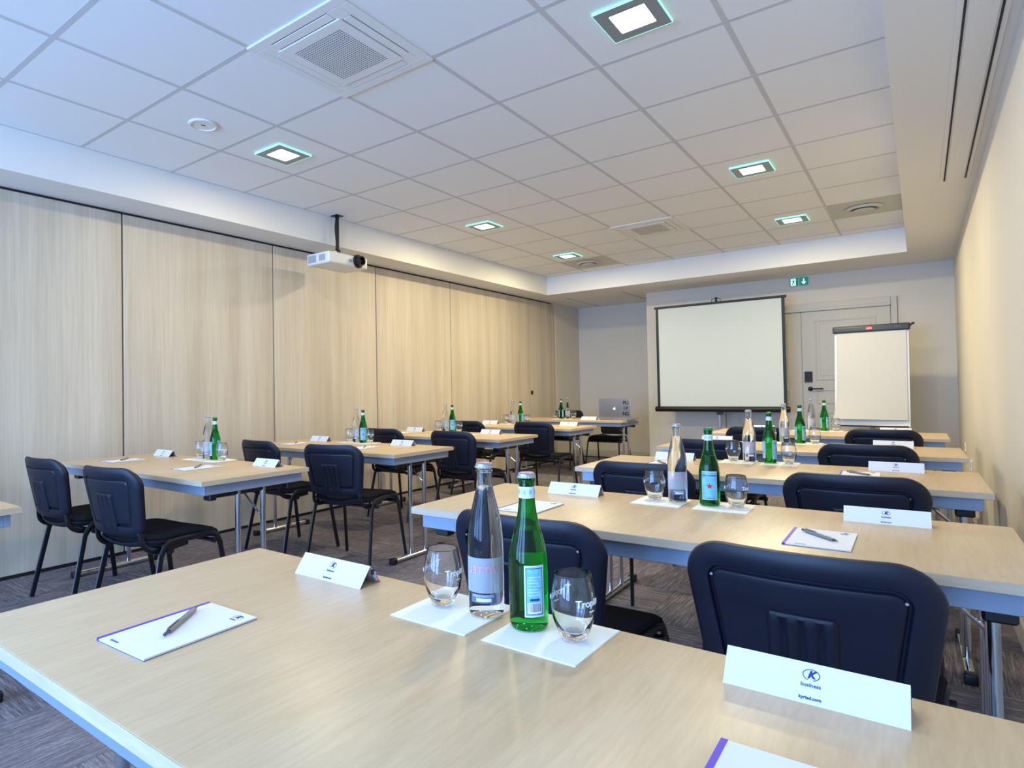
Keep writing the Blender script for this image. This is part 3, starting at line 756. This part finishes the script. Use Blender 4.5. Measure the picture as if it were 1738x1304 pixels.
def make_card():
    t = bpy.data.objects.new('name_card', None); COL.objects.link(t)
    W, D, H, th = .21, .064, .041, .0006
    for s in (-1, 1):
        bm = bmesh.new()
        pts = [(s*D/2, 0), (0, H), (0, H-th*2), (s*(D/2-th*1.6), 0)]
        A = [bm.verts.new((-W/2, y, z)) for y, z in pts]; B = [bm.verts.new((W/2, y, z)) for y, z in pts]
        bm.faces.new(A); bm.faces.new(B[::-1])
        for k in range(4): bm.faces.new((A[k], B[k], B[(k+1) % 4], A[(k+1) % 4]))
        bmesh.ops.recalc_face_normals(bm, faces=bm.faces)
        p = link('panel', bm, 'paper', t)
        if s == -1:
            th_ = math.atan2(H, D/2)
            def on(x, v): return (x, -D/2+v*math.cos(th_)-.0005*math.sin(th_), v*math.sin(th_)+.0005*math.cos(th_))
            rot = (th_, 0, 0)
            logo(p, on(0, .0365), rot, .84)
            text('K', .0125, 'print_blue', p, on(0, .0365), rot)
            text('business', .0070, 'print_grey', p, on(0, .0235), rot)
            text('kyriad.com', .0058, 'print_blue', p, on(0, .0075), rot)
        else:
            for k, mm in enumerate(('marker_purple', 'label_blue', 'print_pink')):
                link('stripe', box(W/2-.004, W/2+.0002, .006+k*.006, .011+k*.006, H-.0200-k*.0078, H-.0088-k*.0078), mm, p)
    return t
cak = Kind(make_card, 'name card', 'folded white name cards')
def make_pad():
    t = bpy.data.objects.new('note_pad', None); COL.objects.link(t)
    link('sheets', box(-.075, .075, -.105, .105, .0012, .0045, .0004, 1), 'paper', t)
    link('backing', box(-.075, .075, -.105, .105, 0, .0012), 'print_grey', t)
    link('binding_strip', box(-.0756, -.068, -.1053, .1053, .0, .0049), 'pad_violet', t)
    r = (0, 0, -PI/2)
    logo(t, (.048, .085, .0046), (0, 0, 0), .9)
    text('K', .012, 'print_blue', t, (.048, .085, .0049), (0, 0, 0))
    text('business', .005, 'print_grey', t, (.048, .073, .0049), (0, 0, 0))
    text('kyriad.com', .0055, 'print_grey', t, (-.035, -.095, .0049), (0, 0, 0))
    return t
pdk = Kind(make_pad, 'notepad', 'white notepads')
def make_pen():
    t = bpy.data.objects.new('ballpoint_pen', None); COL.objects.link(t)   # lies along local x, tip at -x
    link('barrel', lathe([(0, -.055), (.0042, -.054), (.005, -.04), (.0048, .05), (0, .052)], 16), 'pen_grey', t, rot=(0, PI/2, 0), loc=(0, 0, .005), smooth=True)
    link('tip', lathe([(0, -.072), (.0008, -.071), (.0012, -.066), (.004, -.054), (0, -.053)], 16), 'pen_dark', t, rot=(0, PI/2, 0), loc=(0, 0, .005), smooth=True)
    link('push_button', lathe([(0, .05), (.0032, .05), (.003, .066), (0, .067)], 14), 'pen_dark', t, rot=(0, PI/2, 0), loc=(0, 0, .005), smooth=True)
    link('clip', box(.012, .054, -.0016, .0016, .0098, .0112, .0005, 1), 'pen_dark', t)
    return t
pnk = Kind(make_pen, 'pen', 'grey ballpoint pens')

def row(side, k, sx, cards, pads, pens, yset, ycard, ypad):
    ox, oy = (R if side == 'R' else L)[k]; nm = (RN if side == 'R' else LN)[k]
    a = math.radians(deskrot.get((side, k), 0)); Z = TH
    def P(x, yrel): return (x, oy+yrel+(x-ox)*math.tan(a), Z)
    if sx:
        ga, cl, gr, gb = sx; ys = yset
        for x, s in (((ga+cl)/2-.0, 'left'), ((gr+gb)/2, 'right')):
            q = P(x+(-.012 if s == 'left' else .005), ys-.012); nk_.put(q, a+random.uniform(-.02, .02), 'folded white napkin under %s pair of glassware on %s' % (s, nm))
        Z = TH+.0030
        flip = PI*1.0
        glk.put(P(ga, ys), random.uniform(-.1, .1)-.35, 'stemless drinking glass left of the clear bottle on %s' % nm if k != 5 or side == 'R' else 'stemless drinking glass left of the green bottle on laptop desk')
        clk.put(P(cl, ys+.008), math.radians(-58 if side == 'R' else -50)+random.uniform(-.2, .2), 'clear glass water bottle with crown cap on %s' % nm)
        va = math.atan2(-(oy+ys), -gr)
        rot = {('R', 1): va+.30}.get((side, k), va-2.30+random.choice((0, 1.15))*1)
        (gpk if (side, k) == ('R', 1) else gk).put(P(gr, ys+.0), rot, ('green glass water bottle with pink crown cap on %s' if (side, k) == ('R', 1) else 'green glass water bottle with blue label on %s') % nm)
        glk.put(P(gb, ys-.008), random.uniform(-.1, .1)-.5, ('stemless drinking glass right of the green bottle on %s' % nm) if k != 5 or side == 'R' else 'stemless drinking glass right of the clear bottle on laptop desk')
        Z = TH
    for j, x in enumerate(cards):
        s = ('left', 'right')[j] if len(cards) > 1 else 'only'
        cak.put(P(x, ycard), a+random.uniform(-.015, .015), 'white folded name card, %s one on %s' % (s, nm))
    Z = TH
    for j, (x, pen) in enumerate(zip(pads, pens)):
        s = ('left', 'right')[j]
        y = ypad[j] if isinstance(ypad, tuple) else ypad
        pdk.put(P(x, y), a+random.uniform(-.03, .03), 'white notepad with violet binding, %s one on %s' % (s, nm))
        if pen:
            Z = TH+.0049
            ang = {('R', 1, 0): math.atan2(.111, -.085)+PI}.get((side, k, j), math.radians(131+random.uniform(-4, 6)))
            pnk.put(P(x+(-.016 if (side, k, j) == ('R', 1, 0) else -.005), y+.012), ang, 'grey ballpoint pen on %s notepad of %s' % (s, nm))
            Z = TH
row('R', 1, (-.738, -.643, -.549, -.461), (-1.047, -.124), (-1.047, -.118), (1, 0), .565, .575, (.210, .286))
row('R', 2, (-.775, -.696, -.586, -.499), (-1.08, -.09), (-1.09, -.22), (0, 1), .548, .535, .205)
row('R', 3, (-.815, -.737, -.637, -.548), (-1.106, -.10), (-1.10, -.225), (1, 1), .600, .54, .30)
row('R', 4, (-.855, -.770, -.671, -.583), (-1.20, -.147), (-1.12, -.24), (1, 1), .60, .545, .26)
row('R', 5, (-.860, -.772, -.671, -.586), (-1.16, -.17), (-1.12, -.24), (1, 1), .59, .56, .26)
row('L', 1, (-3.722, -3.640, -3.548, -3.462), (-4.107, -2.967), (-4.06, -3.25), (1, 1), .585, .555, (.255, .285))
row('L', 2, (-3.75, -3.672, -3.588, -3.508), (-4.08, -3.14), (-4.06, -3.27), (1, 1), .575, .555, .27)
row('L', 3, (-3.855, -3.768, -3.676, -3.592), (-4.115, -3.19), (-4.08, -3.27), (1, 1), .59, .545, .27)
row('L', 4, (-3.945, -3.85, -3.74, -3.655), (-4.015, -3.085) if False else (-4.12, -3.085), (-4.1, -3.27), (1, 1), .59, .53, .27)
row('L', 5, (-3.955, -3.772, -3.865, -3.68), (-3.40,), (), (), .30, .17, .27)

# laptop with its lid toward the room
lp = thing('laptop', 'open silver laptop seen from behind its lid', 'laptop', (-3.05, 7.36, TH))
lid = link('lid', box(-.205, .205, -.005, .003, 0, .262, .0035, 2), 'laptop_silver', lp, rot=(math.radians(3), 0, 0), loc=(0, .0, .012))
link('screen', box(-.19, .19, .0028, .0036, .015, .25), 'lens_black', lid)
link('keyboard_base', box(-.205, .205, .004, .28, 0, .014, .004, 2), 'laptop_silver', lp)
link('keys', box(-.17, .17, .05, .17, .0135, .0155), 'black_plastic', lp)
bm = bmesh.new(); P = []
for k in range(36):
    a = 2*PI*k/36; r_ = .0165*(1+.06*math.cos(2*a)-.12*max(0, math.sin(a))**6-.08*max(0, -math.sin(a))**8)
    x, z = r_*math.cos(a), r_*math.sin(a)
    d = math.hypot(x-.020, z-.002)
    if d < .009: x = .020-math.sqrt(max(0, .009**2-(z-.002)**2))
    P.append((x, z))
poly(bm, P, -.0062, -.0048); poly(bm, [(.0, .018), (.004, .019), (.008, .025), (.0075, .027), (.002, .024)], -.0062, -.0048)
bmesh.ops.recalc_face_normals(bm, faces=bm.faces)
link('fruit_logo', bm, 'fruit_glow', lid, loc=(0, 0, .133))
stk = None
for s, x, z in (('P', .128, .205), ('U', .162, .205), ('I', .128, .135), ('P', .162, .135), ('N', .128, .070), ('G', .162, .070)):
    text(s, .062, 'lens_black', lid, (x, -.0054, z), (PI/2, 0, 0), 'sticker_letter')

# ------------------------------------------------------------------ normals for glass bodies
for me in bpy.data.meshes:
    if me.name.startswith(('glass', 'bowl')):
        bm = bmesh.new(); bm.from_mesh(me); bmesh.ops.recalc_face_normals(bm, faces=bm.faces); bm.to_mesh(me); bm.free()
